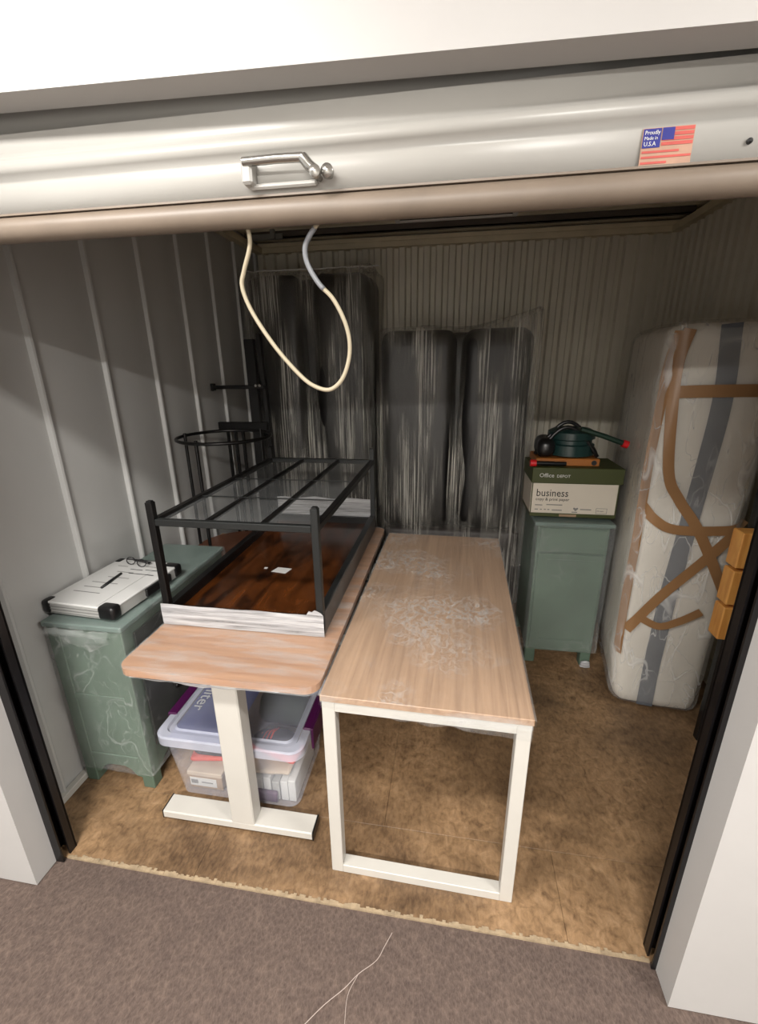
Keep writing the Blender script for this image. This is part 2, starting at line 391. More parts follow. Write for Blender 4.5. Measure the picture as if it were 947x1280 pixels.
# slide latch on the bottom bar
la = finish('latch', G().box(-.668, -.648, -.046, -.019, 1.966, 2.006, .004).box(-.66, -.535, -.030, -.019, 1.962, 1.971, .003).bm, 'door_white', door)
finish('latch_rod', G().tube([(-.662, -.044, 1.999), (-.60, -.046, 1.999), (-.553, -.046, 1.998)], .0075, 10).tube([(-.553, -.046, 1.998), (-.542, -.048, 1.985), (-.530, -.046, 1.976)], .009, 10).bm, 'chrome', la, True, angle=50)
finish('latch_bolt', G().lathe([(.003, -.060), (.010, -.056), (.010, -.048), (.005, -.045), (.005, -.02)], (-.531, 0, 1.974), 14, 'y').lathe([(.004, -.050), (.011, -.045), (.011, -.036), (.005, -.033), (.005, -.018)], (-.512, 0, 1.977), 14, 'y').bm, 'chrome', la, True, angle=50)
finish('rivet', G().lathe([(.0015, -.024), (.0042, -.022), (.0042, -.018)], (.149, 0, 1.978), 12, 'y').bm, 'black_plastic', door)
# flag sticker
st = finish('sticker', G().box(-.006, .069, -.0212, -.0202, 1.956, 2.005).bm, 'sticker_tan', door)
Yt = -.0215
finish('sticker_blue', G().box(-.005, .021, Yt-.0003, Yt, 1.979, 2.004).bm, 'blue', st)
for k in range(4):
    finish('sticker_stripe', G().box(.023 if k < 3 else .023, .068, Yt-.0003, Yt, 1.981+k*.0062, 1.9855+k*.0062).bm, 'flag_red', st)
for z0, x1 in ((1.9575, .034), (1.965, .068), (1.972, .05)):
    finish('sticker_stripe', G().box(-.004, x1, Yt-.0003, Yt, z0, z0+.003).bm, 'flag_red', st)
finish('sticker_canton', G().box(.0225, .040, Yt-.0006, Yt-.0003, 1.988, 2.004).bm, 'blue', st)
for s_, x_, z_, sz in (('Proudly', -.003, 1.9965, .0075), ('Made in', -.003, 1.9895, .0065), ('U.S.A', -.003, 1.9815, .0082)):
    text('sticker_lettering', s_, sz, 'paper', st, frame_m((x_, Yt-.0007, z_), (1, 0, 0), (0, 0, 1)), .0002, .95)

# pull cord under the door
cp = [(-.689, .005, 1.93), (-.690, .02, 1.89), (-.712, .03, 1.845), (-.722, .035, 1.815), (-.706, .04, 1.765), (-.662, .045, 1.695), (-.61, .05, 1.635), (-.575, .05, 1.613), (-.545, .05, 1.611), (-.518, .05, 1.637), (-.503, .05, 1.686), (-.507, .045, 1.735), (-.530, .04, 1.785), (-.558, .035, 1.815), (-.578, .03, 1.85), (-.580, .025, 1.878), (-.566, .02, 1.899), (-.545, .012, 1.918), (-.529, .005, 1.935)]
cord = thing('pull_cord', 'looped cream pull cord hanging from the roll-up door', 'rope', (-.61, .03, 1.611))
sp = spline(cp, 6)
finish('cord_strand', G().tube(sp, .0045, 8).bm, 'cord', cord, True)
finish('cord_sleeve', G().tube(sp[76:100], .0052, 8).bm, 'sleeve', cord, True)
# ceiling vent
ve = thing('ceiling_vent', 'white framed air vent set in the unit ceiling', 'vent', (-.31, 2.17, ZC+.045))
finish('vent_frame', G().box(-.68, .05, 2.07, 2.10, ZC+.03, ZC+.045, .002).box(-.68, .05, 2.235, 2.265, ZC+.03, ZC+.045, .002).box(-.68, -.65, 2.10, 2.235, ZC+.03, ZC+.045).box(.02, .05, 2.10, 2.235, ZC+.03, ZC+.045).bm, 'vent_white', ve)
finish('vent_duct', G().box(-.67, .04, 2.075, 2.26, ZC+.046, ZC+.077).bm, 'vent_dark', ve)
for k in range(5):
    finish('vent_blade', G().box(-.65, .02, 2.104+.027*k, 2.122+.027*k, ZC+.037, ZC+.0385, rot=Matrix.Rotation(.6, 3, 'X')).bm, 'vent_dark', ve)
for x in (-.60, -.315, -.03): finish('vent_screw', G().lathe([(.006, 0), (.006, .004)], (x, 2.085, ZC+.0275), 10).bm, 'galv', ve)

# ---------------------------------------------------------------- oak table with white loop legs
T = thing('oak_table', 'oak topped table on white rectangular loop legs under clear film', 'table', (-.6393, .1037, 0), -.0161)
TW, TL, TH = .608, 1.342, .74
def loc(name, g, mat, **k): return finish(name, g.bm, mat, T, local=True, **k)
loc('tabletop', G().box(0, TW, 0, TL, TH-.022, TH, .002), 'oak')
for y in (.004, TL-.044):
    g = G(); q = .040
    g.prism([(.004, y, 0), (TW-.004, y, 0), (TW-.004, y, TH-.022), (.004, y, TH-.022)], (0, 0, 0)) if False else None
    lf = loc('leg_loop', G().box(.004, .004+q, y, y+q, 0, TH-.022, .002).box(TW-.004-q, TW-.004, y, y+q, 0, TH-.022, .002).box(.004+q-.001, TW-.003-q, y, y+q, 0, .034, .002).box(.004+q-.001, TW-.003-q, y, y+q, TH-.058, TH-.022, .002), 'white_metal')
for x in (.03, TW-.07): loc('side_rail', G().box(x, x+.04, .044, TL-.044, TH-.055, TH-.022), 'white_metal')
def tf(u, v):
    x = -.004+(TW+.008)*u; y = -.004+(TL+.008)*v
    e = min(u, 1-u, v*2, (1-v)*2)*8
    return Vector((x, y, TH+.0015+min(1, e)*.0035*max(0, noise.noise(Vector((x*9, y*7, 1)))+.25)))
loc('film_wrap', G().grid(36, 60, tf), 'film_table', smooth=True)
def ff(u, v):
    x = .004+(TW-.008)*u; dz = .040+.030*u+.012*noise.noise(Vector((x*14, 3, 0)))
    return Vector((x, -.004-.004*math.sin(v*3)+.006*noise.noise(Vector((x*20, v*3, 5)))*v, TH+.001-dz*v))
loc('film_skirt', G().grid(40, 6, ff), 'film_desk', smooth=True)
for s_ in (0, 1):
    def fs(u, v, s_=s_):
        y = TL*u; return Vector(((-.004 if s_ == 0 else TW+.004)+(.003*noise.noise(Vector((y*9, v*2, s_*7)))), y, TH+.001-(.040+.01*noise.noise(Vector((y*6, 1, s_))))*v))
    loc('film_skirt', G().grid(40, 3, fs), 'film_thin', smooth=True)

# ---------------------------------------------------------------- standing desk with the long top, wrapped
D = thing('standing_desk', 'light oak desk with rounded corners on a white T leg', 'desk', (-1.0, .22, 0))
DX0, DX1, DY0, DY1, DZ = -1.318, -.648, .115, 1.50, .75
finish('desktop', G().prism(rrect(DX0, DX1, DY0, DY1, .05, DZ-.025), (0, 0, .025)).bm, 'oak_desk', D)
for ya in (.185, 1.36):
    lg = finish('leg_column', G().box(-1.040, -.950, ya, ya+.062, .042, DZ-.06, .004).bm, 'white_metal', D)
    finish('mount_plate', G().box(-1.28, -.70, ya+.005, ya+.057, DZ-.06, DZ-.0245, .003).bm, 'white_metal', lg)
    fo = finish('foot', G().box(-1.325, -.728, ya+.001, ya+.076, .012, .046, .004).bm, 'white_metal', D)
    for x in (-1.327, -.731): finish('foot_cap', G().box(x, x+.006, ya, ya+.077, .010, .047, .002).bm, 'black_plastic', fo)
    for x in (-1.29, -.765): finish('glide', G().lathe([(.014, 0), (.014, .013)], (x, ya+.038, 0), 12).bm, 'black_plastic', fo)
finish('cross_beam', G().box(-1.02, -.98, .247, 1.36, DZ-.055, DZ-.025).bm, 'white_metal', D)
g = G(); rr = rrect(DX0-.003, DX1+.003, DY0-.003, DY1+.003, .052, DZ+.002, 6)
top = [g.bm.verts.new(p) for p in rr]
low = [g.bm.verts.new((p[0], p[1]+.004*noise.noise(Vector((p[0]*9, p[1]*9, 0))), DZ-.028)) for p in rr]
for k in range(len(rr)): g.bm.faces.new((top[k], top[(k+1) % len(rr)], low[(k+1) % len(rr)], low[k]))
g.bm.faces.new(top)
finish('film_wrap', g.bm, 'film_desk', D)
def ff(u, v):
    x = DX0+.05+(.50)*u; dz = .018*math.sin(math.pi*u)**.7+.01*noise.noise(Vector((x*12, 9, 0)))
    return Vector((x, DY0-.003+.01*v+.006*noise.noise(Vector((x*20, v*3, 5)))*v, DZ-.024-dz*v))
finish('film_skirt', G().grid(40, 4, ff).bm, 'film_band', D, True)

# ---------------------------------------------------------------- upside-down coffee table lying on the desk
CT = thing('coffee_table', 'upside-down coffee table, rustic brown top, black legs and mesh shelf upward, on desk', 'table', (-1.0, .92, DZ+.003))
cx0, cx1, cy0, cy1, cz = -1.31, -.70, .375, 1.47, DZ+.003
finish('table_top', G().box(cx0+.01, cx1-.01, cy0+.012, cy1-.01, cz, cz+.035, .002).bm, 'rustic', CT)
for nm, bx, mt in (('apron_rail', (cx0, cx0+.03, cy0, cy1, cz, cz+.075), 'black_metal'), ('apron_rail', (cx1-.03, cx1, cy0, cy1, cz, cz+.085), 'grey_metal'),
                   ('apron_rail', (cx0+.03, cx1-.03, cy0, cy0+.025, cz, cz+.070), 'black_metal'), ('apron_rail', (cx0+.03, cx1-.03, cy1-.025, cy1, cz, cz+.070), 'black_metal')):
    finish(nm, G().box(*bx, .002).bm, mt, CT)
q = .025; zs = 1.150
for x in (cx0, cx1-q):
    for y in (cy0+.004, cy1-q):
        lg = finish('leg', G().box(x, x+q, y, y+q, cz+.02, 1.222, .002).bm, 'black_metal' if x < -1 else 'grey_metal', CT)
        finish('leg_foot', G().box(x+.003, x+q-.003, y+.003, y+q-.003, 1.221, 1.227, .002).bm, 'black_plastic', lg)
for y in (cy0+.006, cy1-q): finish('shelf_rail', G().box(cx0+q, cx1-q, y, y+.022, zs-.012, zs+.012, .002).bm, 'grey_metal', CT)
for x in (cx0+.003, cx1-q): finish('shelf_rail', G().box(x, x+.024, cy0+q, cy1-q, zs-.012, zs+.012, .002).bm, 'black_metal', CT)
for k in (1, 2):
    x = cx0+(cx1-cx0)*k/3; finish('shelf_bar', G().box(x-.010, x+.010, cy0+.028, cy1-q, zs-.008, zs+.008, .002).bm, 'black_metal', CT)
for y in (.69, .985): finish('cross_wire', G().box(cx0+.02, cx1-.02, y-.0022, y+.0022, zs+.006, zs+.010).bm, 'grey_metal', CT)
finish('mesh_film', G().grid(6, 8, lambda u, v: Vector((cx0+.02+(cx1-cx0-.04)*u, cy0+.03+(cy1-cy0-.05)*v, zs+.0005))).bm, 'film_shelf', CT)
def bf(u, v):
    x = cx0-.003+(cx1-cx0+.006)*u; top_ = .084+.004*noise.noise(Vector((x*9, 0, 0)))+(.016+.012*noise.noise(Vector((x*60, 0, 4))) if .91 < u < .985 else 0)
    return Vector((x, cy0-.004-.002*math.sin(v*math.pi)+.001*noise.noise(Vector((x*20, v*4, 0))), cz+.001+top_*v))
finish('film_band', G().grid(60, 6, bf).bm, 'film_band', CT, True)
def bf2(u, v):
    x = cx0+(cx1-cx0)*u; return Vector((x, cy1+.006+.002*noise.noise(Vector((x*20, v*6, 3))), cz+.05+(.125+.01*noise.noise(Vector((x*9, 5, 0))))*v))
finish('film_band', G().grid(40, 8, bf2).bm, 'film_band', CT, True)
def sf(u, v):
    y = cy0+(cy1-cy0)*u; return Vector((cx1+.004+.002*noise.noise(Vector((y*9, v*3, 1))), y, cz+.002+.10*v))
finish('film_band', G().grid(40, 4, sf).bm, 'film_thin', CT, True)
finish('paper_label', G().prism([(-1.055, .775, cz+.0365), (-.985, .765, cz+.0365), (-.972, .815, cz+.0365), (-1.04, .822, cz+.0365)], (0, 0, .0008)).bm, 'paper', CT)
finish('paper_label', G().box(-1.10, -1.085, .80, .815, cz+.0365, cz+.0373).bm, 'paper', CT)

# ---------------------------------------------------------------- green painted cabinets
def cabinet(name, label, x0, x1, y0, y1, h, front, foot, over):
    c = thing(name, label, 'cabinet', ((x0+x1)/2, (y0+y1)/2, 0))
    finish('carcass', G().box(x0, x1, y0, y1, foot, h-.022, .003).bm, 'green_paint', c)
    finish('top_board', G().box(x0-over, x1+over, y0-over, y1+over, h-.022, h, .004).bm, 'green_top', c)
    return c
# low sideboard along the left wall, its end panel toward the door
ax0, ax1, ay0, ay1, ah = -1.752, -1.445, .305, 1.045, .772
c1 = cabinet('cabinet', 'weathered green cabinet in clear film against the left wall, white case on top', ax0, ax1, ay0, ay1, ah, 'x', .13, .012)
for x in (ax0, ax1-.045):
    for y in (ay0, ay1-.045): finish('corner_post', G().box(x-.003, x+.048, y-.003, y+.048, 0, ah-.022, .003).bm, 'green_paint', c1)
poly = [(ax0+.045, .135), (ax0+.045, .05), (ax0+.07, .055), (ax0+.09, .085), (ax0+.12, .10)] + [(ax1-.12, .10), (ax1-.09, .085), (ax1-.07, .055), (ax1-.045, .05), (ax1-.045, .135)]
finish('apron', G().prism([(x, ay0, z) for x, z in poly], (0, .018, 0)).bm, 'green_paint', c1)
poly = [(ay0+.045, .135), (ay0+.045, .05), (ay0+.09, .085), (ay0+.14, .10), (ay1-.14, .10), (ay1-.09, .085), (ay1-.045, .05), (ay1-.045, .135)]
finish('apron', G().prism([(ax1-.018, y, z) for y, z in poly], (.018, 0, 0)).bm, 'green_paint', c1)
for z0, z1 in ((.42, .45), (.13, .155), (.715, .742)):
    finish('end_rail', G().box(ax0+.045, ax1-.045, ay0-.004, ay0+.012, z0, z1, .002).bm, 'green_paint', c1)
for k in range(2):
    y0 = ay0+.055+k*.32
    for z0, z1 in ((.17, .53), (.55, .71)):
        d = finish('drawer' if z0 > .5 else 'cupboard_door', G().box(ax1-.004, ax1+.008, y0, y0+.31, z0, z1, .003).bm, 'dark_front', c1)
        finish('knob', G().lathe([(.006, 0), (.006, .012), (.013, .018), (.010, .026)], (ax1+.008, y0+.155, (z0+z1)/2), 12, 'x').bm, 'black_metal', d, True)
def cabfilm(c, x0, x1, y0, y1, z0, z1, e=.010):
    def fn(p, q, h):
        k = noise.noise(p*7)*.006; n_ = q.normalized(); return p+n_*k
    return finish('film_wrap', G().soft(x0-e, x1+e, y0-e, y1+e, z0, z1+e*.4, .012, 22, fn).bm, 'film_cab', c, True)
cabfilm(c1, ax0+.002, ax1+.012, ay0-.006, ay1+.01, .075, ah, .010)
def tuft(u, v):
    x = ax0+.03+.26*u; return Vector((x, ay0-.032-.016*math.sin(v*math.pi)+.012*noise.noise(Vector((x*30, v*8, 2))), ah-.008-(.03+.055*math.exp(-((u-.62)/.3)**2))*v))
finish('film_gather', G().grid(36, 8, tuft).bm, 'film_desk', c1, True)
# second cabinet at the back, beside the mattress
bx0, bx1, by0, by1, bh = .182, .540, 1.385, 1.80, .868
c2 = cabinet('cabinet', 'weathered green cabinet in clear film under the paper carton', bx0, bx1, by0, by1, bh, 'y', .085, .018)
for x in (bx0, bx1-.055):
    for y in (by0, by1-.055): finish('foot', G().box(x, x+.055, y, y+.055, 0, .09, .004).bm, 'green_paint', c2)
dr = finish('drawer', G().box(bx0+.012, bx1-.012, by0-.012, by0+.004, .70, .835, .003).bm, 'green_paint', c2)
dr = finish('cupboard_door', G().box(bx0+.012, bx1-.012, by0-.012, by0+.004, .105, .69, .003).bm, 'green_paint', c2)
for z0, z1 in ((.13, .17), (.62, .66)): finish('door_rail', G().box(bx0+.06, bx1-.06, by0-.015, by0-.010, z0, z1).bm, 'green_paint', dr)
cabfilm(c2, bx0-.014, bx1+.010, by0-.016, by1+.014, .10, bh, .010)
# loose film bunched on the floor at its foot
def lump(p, q, h): return p+Vector((0, 0, 1))*0+q.normalized()*noise.noise(p*30)*.012
o = finish('film_scrap', G().soft(.485, .545, 1.365, 1.383, .0, .04, .008, 8, lump).bm, 'film_band', None, True)
tag(rebase(o, (.515, 1.374, 0)), 'crumpled scrap of clear film on floor by back cabinet foot', 'film scrap')

# ---------------------------------------------------------------- white case with papers on the left cabinet
cz0 = ah+.009
K = thing('flat_case', 'flat white case with black corner guards lying on the green cabinet', 'case', (-1.615, .525, cz0), -.06)
kx, ky, kh = .152, .195, .052
def kl(name, g, mat, p=None, **k): return finish(name, g.bm, mat, p or K, local=True, **k)
body = kl('case_body', G().box(-kx, kx, -ky, ky, 0, kh-.006, .004), 'case_white')
kl('case_lid', G().box(-kx-.002, kx+.002, -ky-.002, ky+.002, kh-.010, kh, .003), 'paper')
for k in range(3): kl('case_groove', G().box(-kx-.0015, kx+.0015, -ky-.0018, -ky+.002, .008+k*.012, .0105+k*.012), 'grey_ink', body)
for sx in (-1, 1):
    for sy in (-1, 1):
        x0, x1 = (kx-.062, kx+.007) if sx > 0 else (-kx-.007, -kx+.03); y0, y1 = (-ky-.007, -ky+.04) if sy < 0 else (ky-.04, ky+.007)
        kl('corner_guard', G().box(x0, x1, y0, y1, .001, kh+.003, .012, 3), 'black_plastic', smooth=True, angle=40)
kl('carry_handle', G().box(kx, kx+.014, -.03, .12, .008, kh-.008, .006, 2), 'black_plastic')
kl('spine', G().box(-kx+.03, kx-.06, ky-.004, ky+.008, .004, kh+.001, .004), 'black_plastic')
P_ = thing('paper_form', 'printed white form lying on the flat white case', 'paper', (-1.615, .525, cz0+kh+.001), -.06)
def pl(name, g, mat): return finish(name, g.bm, mat, P_, local=True)
pl('sheet', G().box(-kx+.036, kx-.066, -ky+.006, ky-.044, 0, .001), 'paper')
for i, (x, y, w_, mt) in enumerate(((-.02, .10, .06, 'ink'), (.05, .105, .06, 'ink'), (-.06, .07, .08, 'grey_ink'), (.0, .065, .12, 'ink'), (-.10, .12, .05, 'grey_ink'), (-.06, .02, .10, 'grey_ink'), (-.09, -.03, .12, 'grey_ink'), (-.09, -.07, .09, 'grey_ink'), (-.10, -.11, .12, 'grey_ink'), (.03, .135, .05, 'grey_ink'))):
    pl('print_line', G().box(x, x+w_, y, y+.0045, .001, .0014), mt)
pz = cz0+kh+.006
o = finish('pen', G().tube([(-1.622, .452, pz), (-1.626, .50, pz), (-1.634, .578, pz)], [.005, .0065, .005], 8).bm, 'ink', None, True)
tag(rebase(o, (-1.628, .515, pz-.006)), 'black marker pen lying across the printed form', 'pen')
gl = thing('eyeglasses', 'dark folded eyeglasses lying on the printed form', 'glasses', (-1.63, .67, cz0+kh+.001), -.25)
for x in (-.033, .033): finish('lens_rim', G().tube([(x+.026*math.cos(a*math.pi/8), .0+.012*math.sin(a*math.pi/8)*.5, .016+.014*math.sin(a*math.pi/8)) for a in range(16)], .0022, 6, True).bm, 'ink', gl, True, True)
finish('bridge', G().tube([(-.008, 0, .02), (.008, 0, .02)], .0022, 6).bm, 'ink', gl, True, True)
for s_, y in ((-1, .02), (1, .03)): finish('temple', G().tube([(s_*.058, 0, .018), (s_*.055, y, .010), (-s_*.05, y+.006, .004)], .0024, 6).bm, 'ink', gl, True, True)

# ---------------------------------------------------------------- clear storage bin with purple latches
B = thing('storage_bin', 'clear plastic storage bin with purple latches beneath the desk', 'bin', (-1.075, .47, 0))
def shell(z0, r0, z1, r1, th=.003, bottom=True):
    g = G(); L = []
    for z, (x0, x1, y0, y1, r) in ((z0, r0), (z1, r1)): L.append([g.bm.verts.new(p) for p in rrect(x0, x1, y0, y1, r, z, 5)])
    n = len(L[0])
    for k in range(n): g.bm.faces.new((L[0][k], L[0][(k+1) % n], L[1][(k+1) % n], L[1][k]))
    if bottom: g.bm.faces.new(L[0])
    return g
finish('tub', shell(.004, (-1.325, -.825, .305, .635, .04), .305, (-1.352, -.796, .277, .663, .045)).bm, 'bin_clear', B, True, angle=60)
lx = (-1.368, -.778, .258, .682)
g = G(); loops = []
for z, i, r in ((.288, 0, .05), (.322, 0, .05), (.327, .006, .046), (.327, .030, .035), (.318, .036, .03), (.318, .05, .03), (.324, .056, .03)):
    loops.append([g.bm.verts.new(p) for p in rrect(lx[0]+i, lx[1]-i, lx[2]+i, lx[3]-i, r, z, 5)])
for A, C_ in zip(loops, loops[1:]):
    for k in range(len(A)): g.bm.faces.new((A[k], A[(k+1) % len(A)], C_[(k+1) % len(A)], C_[k]))
lid = finish('lid', g.bm, 'lid_rim', B, True, angle=35)
g = G(); g.bm.faces.new([g.bm.verts.new(p) for p in rrect(lx[0]+.056, lx[1]-.056, lx[2]+.056, lx[3]-.056, .03, .324, 5)])
finish('lid_panel', g.bm, 'lid_clear', lid)
for s_ in (-1, 1):
    x0, x1 = (lx[0]-.004, lx[0]+.030) if s_ < 0 else (lx[1]-.030, lx[1]+.004)
    finish('latch', G().box(x0, x1, .375, .565, .322, .334, .004).box(*((x0-.006, x0+.004) if s_ < 0 else (x1-.004, x1+.006)), .375, .565, .235, .332, .004).bm, 'purple', B)
# contents
o = finish('printed_sheet', G().grid(8, 6, lambda u, v: Vector((-1.325+.25*u, .29+.35*v, .300-.004*math.sin(u*3)))).bm, 'blue_sheet')
rebase(o, (-1.2, .46, .30)); tag(o, 'blue printed sheet with white lettering under the bin lid', 'sheet')
BASE[o.name] = Matrix.Translation((-1.2, .46, .30))
text('lettering', 'liter', .075, 'paper', o, frame_m((-1.308, .555, .3075), (0, -1, 0), (1, 0, 0)))
sb = thing('shoe_box', 'small pale carton with a white label inside the clear bin', 'box', (-1.22, .41, .012))
finish('carton', G().box(-1.295, -1.15, .325, .50, .012, .095, .002).bm, 'kraft', sb)
finish('carton_lid', G().box(-1.299, -1.146, .321, .504, .078, .099, .003).bm, 'cloth_tan', sb)
finish('label', G().box(-1.29, -1.175, .3235, .3252, .025, .066).bm, 'paper', sb)
finish('label_print', G().box(-1.285, -1.255, .3228, .3235, .036, .056).box(-1.24, -1.19, .3228, .3235, .043, .049).bm, 'grey_ink', sb)
def shoe(name, label, loc_, rz, m1, m2, grp=None):
    s = thing(name, label, 'shoe', loc_, rz, grp)
    def up(p, q, h):
        t_ = (q.x/h.x+1)/2; k = 1-.55*max(0, t_-.35)/.65; return Vector((p.x, p.y*(.75+.35*math.sin(t_*3)), (p.z)*k if p.z > 0 else p.z))
    finish('upper', G().soft(-.108, .108, -.042, .042, .015, .095, .035, 10, up).bm, m1, s, True, True)
    finish('sole', G().soft(-.112, .115, -.046, .046, 0, .025, .012, 8).bm, m2, s, True, True)
    for k in range(4): finish('lace', G().tube([(.0+.02*k, -.03, .082-.011*k), (.004+.02*k, 0, .090-.011*k), (.0+.02*k, .03, .082-.011*k)], .004, 6).bm, 'shoe_red', s, True, True)
shoe('shoe', 'dark sneaker with orange laces and sole inside the clear bin', (-1.20, .42, .102), .15, 'shoe_dark', 'shoe_red')
shoe('shoe', 'dark sneaker with pale sole and red laces inside the clear bin', (-.945, .42, .165), 2.9, 'shoe_dark', 'shoe_red')
def cl(p, q, h): return p+q.normalized()*noise.noise(p*14)*.012
o = finish('folded_cloth', G().soft(-1.04, -.86, .33, .56, .128, .150, .02, 14, cl).bm, 'cloth_tan', None, True); tag(rebase(o, (-.95, .46, .09)), 'folded tan cloth inside the clear bin', 'cloth')
o = finish('green_bundle', G().soft(-1.08, -.84, .525, .635, .165, .292, .05, 14, cl).bm, 'cloth_green', None, True); tag(rebase(o, (-.96, .55, .17)), 'dark green cloth bundle at the back of the clear bin', 'cloth')
for i, x in enumerate((-1.04, -1.005, -.97, -.935, -.90, -.868)):
    o = finish('booklet', G().box(x, x+.030, .325, .56, .01, .098+.008*((i*7) % 3), .002).bm, 'paper' if i % 3 else 'case_white')
    tag(rebase(o, (x+.015, .44, .01)), 'white booklet standing in the row inside the clear bin', 'booklet', 'booklets inside the bin')
o = finish('purple_pouch', G().soft(-1.005, -.91, .308, .326, .008, .06, .008, 8).bm, 'purple', None, True); tag(rebase(o, (-.96, .317, .008)), 'small purple pouch at the bottom of the clear bin', 'pouch')

# ---------------------------------------------------------------- wrapped sofa sections standing on end
def wr_(amp, sc):
    def fn(p, q, h):
        n_ = q.normalized(); return p+Vector((n_.x, n_.y, n_.z*.3))*(noise.noise(Vector((p.x*sc, p.y*sc, p.z*sc*.35)))*amp)
    return fn
def sofa(label, x0, x1, y0, y1, h, gapx, rise=0, slit=.02, basez=.58):
    s = thing('sofa_section', label, 'sofa', ((x0+x1)/2, (y0+y1)/2, 0))
    finish('frame', G().soft(x0+.02, x1-.02, y0+.16, y1, 0, h-.02, .05, 16, wr_(.008, 5)).bm, 'leather', s, True)
    finish('end_base', G().soft(x0+.01, x1-.01, y0+.03, y1-.05, 0, basez-.01, .03, 12, wr_(.006, 5)).bm, 'leather_base', s, True)
    finish('cushion', G().soft(x0+.005, gapx-slit/2, y0+.01, y0+.26, basez, h-.01, .07, 20, wr_(.022, 5)).bm, 'leather', s, True)
    def tw(p, q, h_):
        p = wr_(.022, 5)(p, q, h_); t_ = (q.z/h_.z+1)/2
        return p
    finish('cushion', G().soft(gapx+slit/2, x1-.02, y0, y0+.26, basez, h-.01, .09, 20, tw).bm, 'leather', s, True)
    def fl_(p, q, h_):
        n_ = q.normalized(); t_ = max(0, (q.x/h_.x)); top_ = max(0, q.z/h_.z)
        p = p+n_*noise.noise(Vector((p.x*6, p.y*6, p.z*.8)))*.009
        if abs(p.x-gapx) < .16 and q.y < 0: p.y += .05*(1-abs(p.x-gapx)/.16)
        p.z += rise*(t_**1.6)*top_**5
        return p
    finish('film_wrap', G().soft(x0-.018, x1+.012, y0-.018, y1+.012, .05, h+.005, .03, 34, fl_).bm, 'film_sofa', s, True)
    return s
sR = sofa('black sofa section standing on end in clear film, behind the oak table', -.750, .200, 1.96, 2.50, 1.865, -.26, .10)
sL = sofa('taller black sofa section standing on end in film by left wall', -1.70, -.825, 2.18, 2.64, 2.24, -1.28, .02, .07)
# white gathered hem of film across the taller section
finish('film_hem', G().tube([( -1.70+.92*k/24, 2.20+.004*math.sin(k), 2.250+.012*noise.noise(Vector((k*.7, 1, 0)))) for k in range(25)], .004, 6).bm, 'paper', sL, True)

# ---------------------------------------------------------------- black frame in the back left corner
F = thing('metal_frame', 'black metal frame with side arms leaning in the back left corner', 'frame', (-1.49, 1.76, 0))
finish('post', G().box(-1.525, -1.465, 1.74, 1.775, 0, 1.81, .003).bm, 'black_metal', F)
finish('post', G().box(-1.452, -1.425, 1.75, 1.785, 0, 1.84, .003, rot=Matrix.Rotation(-.03, 3, 'Y'), piv=(-1.44, 1.76, 1.84)).bm, 'black_metal', F)
ar = finish('arm', G().box(-1.762, -1.42, 1.735, 1.760, 1.525, 1.548, .003).bm, 'black_metal', F)
finish('arm_end', G().box(-1.768, -1.748, 1.730, 1.765, 1.515, 1.558, .003).bm, 'black_plastic', ar)
for x in (-1.47, -1.445): finish('bolt', G().lathe([(.010, 0), (.008, -.008)], (x, 1.735, 1.545), 10, 'y').bm, 'chrome', ar)
finish('arm', G().box(-1.745, -1.42, 1.725, 1.76, 1.275, 1.325, .003).bm, 'black_metal', F)
for x in (-1.70, -1.65, -1.60): finish('spindle', G().box(x, x+.018, 1.735, 1.752, .0, 1.28, .002).bm, 'black_metal', F)
# upside-down round side table on a moving box
bx = thing('moving_box', 'brown carton hidden behind the left green cabinet', 'box', (-1.54, 1.34, 0))
finish('carton', G().box(-1.74, -1.345, 1.09, 1.60, 0, .620, .004).bm, 'kraft', bx)
finish('flap', G().box(-1.74, -1.545, 1.09, 1.60, .619, .624).box(-1.541, -1.345, 1.09, 1.60, .619, .624).bm, 'kraft', bx)
R_ = thing('round_side_table', 'upside-down round side table, brown top below and thin black ring base up', 'table', (-1.508, 1.351, .626))
rc = (-1.508, 1.351)
finish('round_top', G().lathe([(.225, 0), (.246, .006), (.246, .022), (.24, .028)], (rc[0], rc[1], .626), 40).bm, 'brown_disc', R_, True, angle=40)
finish('ring', G().tube([(rc[0]+.245*math.cos(2*math.pi*k/48), rc[1]+.245*math.sin(2*math.pi*k/48), 1.295) for k in range(48)], .009, 8, True).bm, 'black_metal', R_, True)
for a in (180, 262, 60):
    x, y = rc[0]+.236*math.cos(math.radians(a)), rc[1]+.236*math.sin(math.radians(a))
    finish('leg', G().tube([(x, y, .650), (x, y, 1.31)], .009, 8).bm, 'black_metal', R_, True, angle=50)

# ---------------------------------------------------------------- carton and tools on the back cabinet
pz0 = bh+.012
X = thing('paper_carton', 'green and white copy paper carton on the back cabinet', 'box', (.355, 1.56, pz0), -.0)
qx0, qx1, qy0, qy1, qz1 = .135, .580, 1.425, 1.70, 1.145
finish('carton_body', G().box(qx0+.006, qx1-.012, qy0+.004, qy1, pz0, qz1-.075, .002).bm, 'carton_green', X)
finish('carton_lid', G().box(qx0, qx1, qy0, qy1+.004, qz1-.082, qz1, .002).bm, 'carton_green', X)
pan = finish('white_panel', G().box(qx0+.010, qx1-.020, qy0+.0015, qy0+.004, pz0+.022, qz1-.083).bm, 'carton_white', X)
finish('side_panel', G().box(qx0+.004, qx0+.006, qy0+.01, qy1-.01, pz0+.022, qz1-.083).bm, 'carton_white', X)
finish('hand_hole', G().box(.29, .375, qy0+.002, qy0+.004, pz0+.004, pz0+.016).bm, 'kraft', X)
E_ = ((1, 0, 0), (0, 0, 1))
text('lettering', 'Office', .030, 'paper', X, frame_m((.170, qy0-.0006, qz1-.050), *E_))
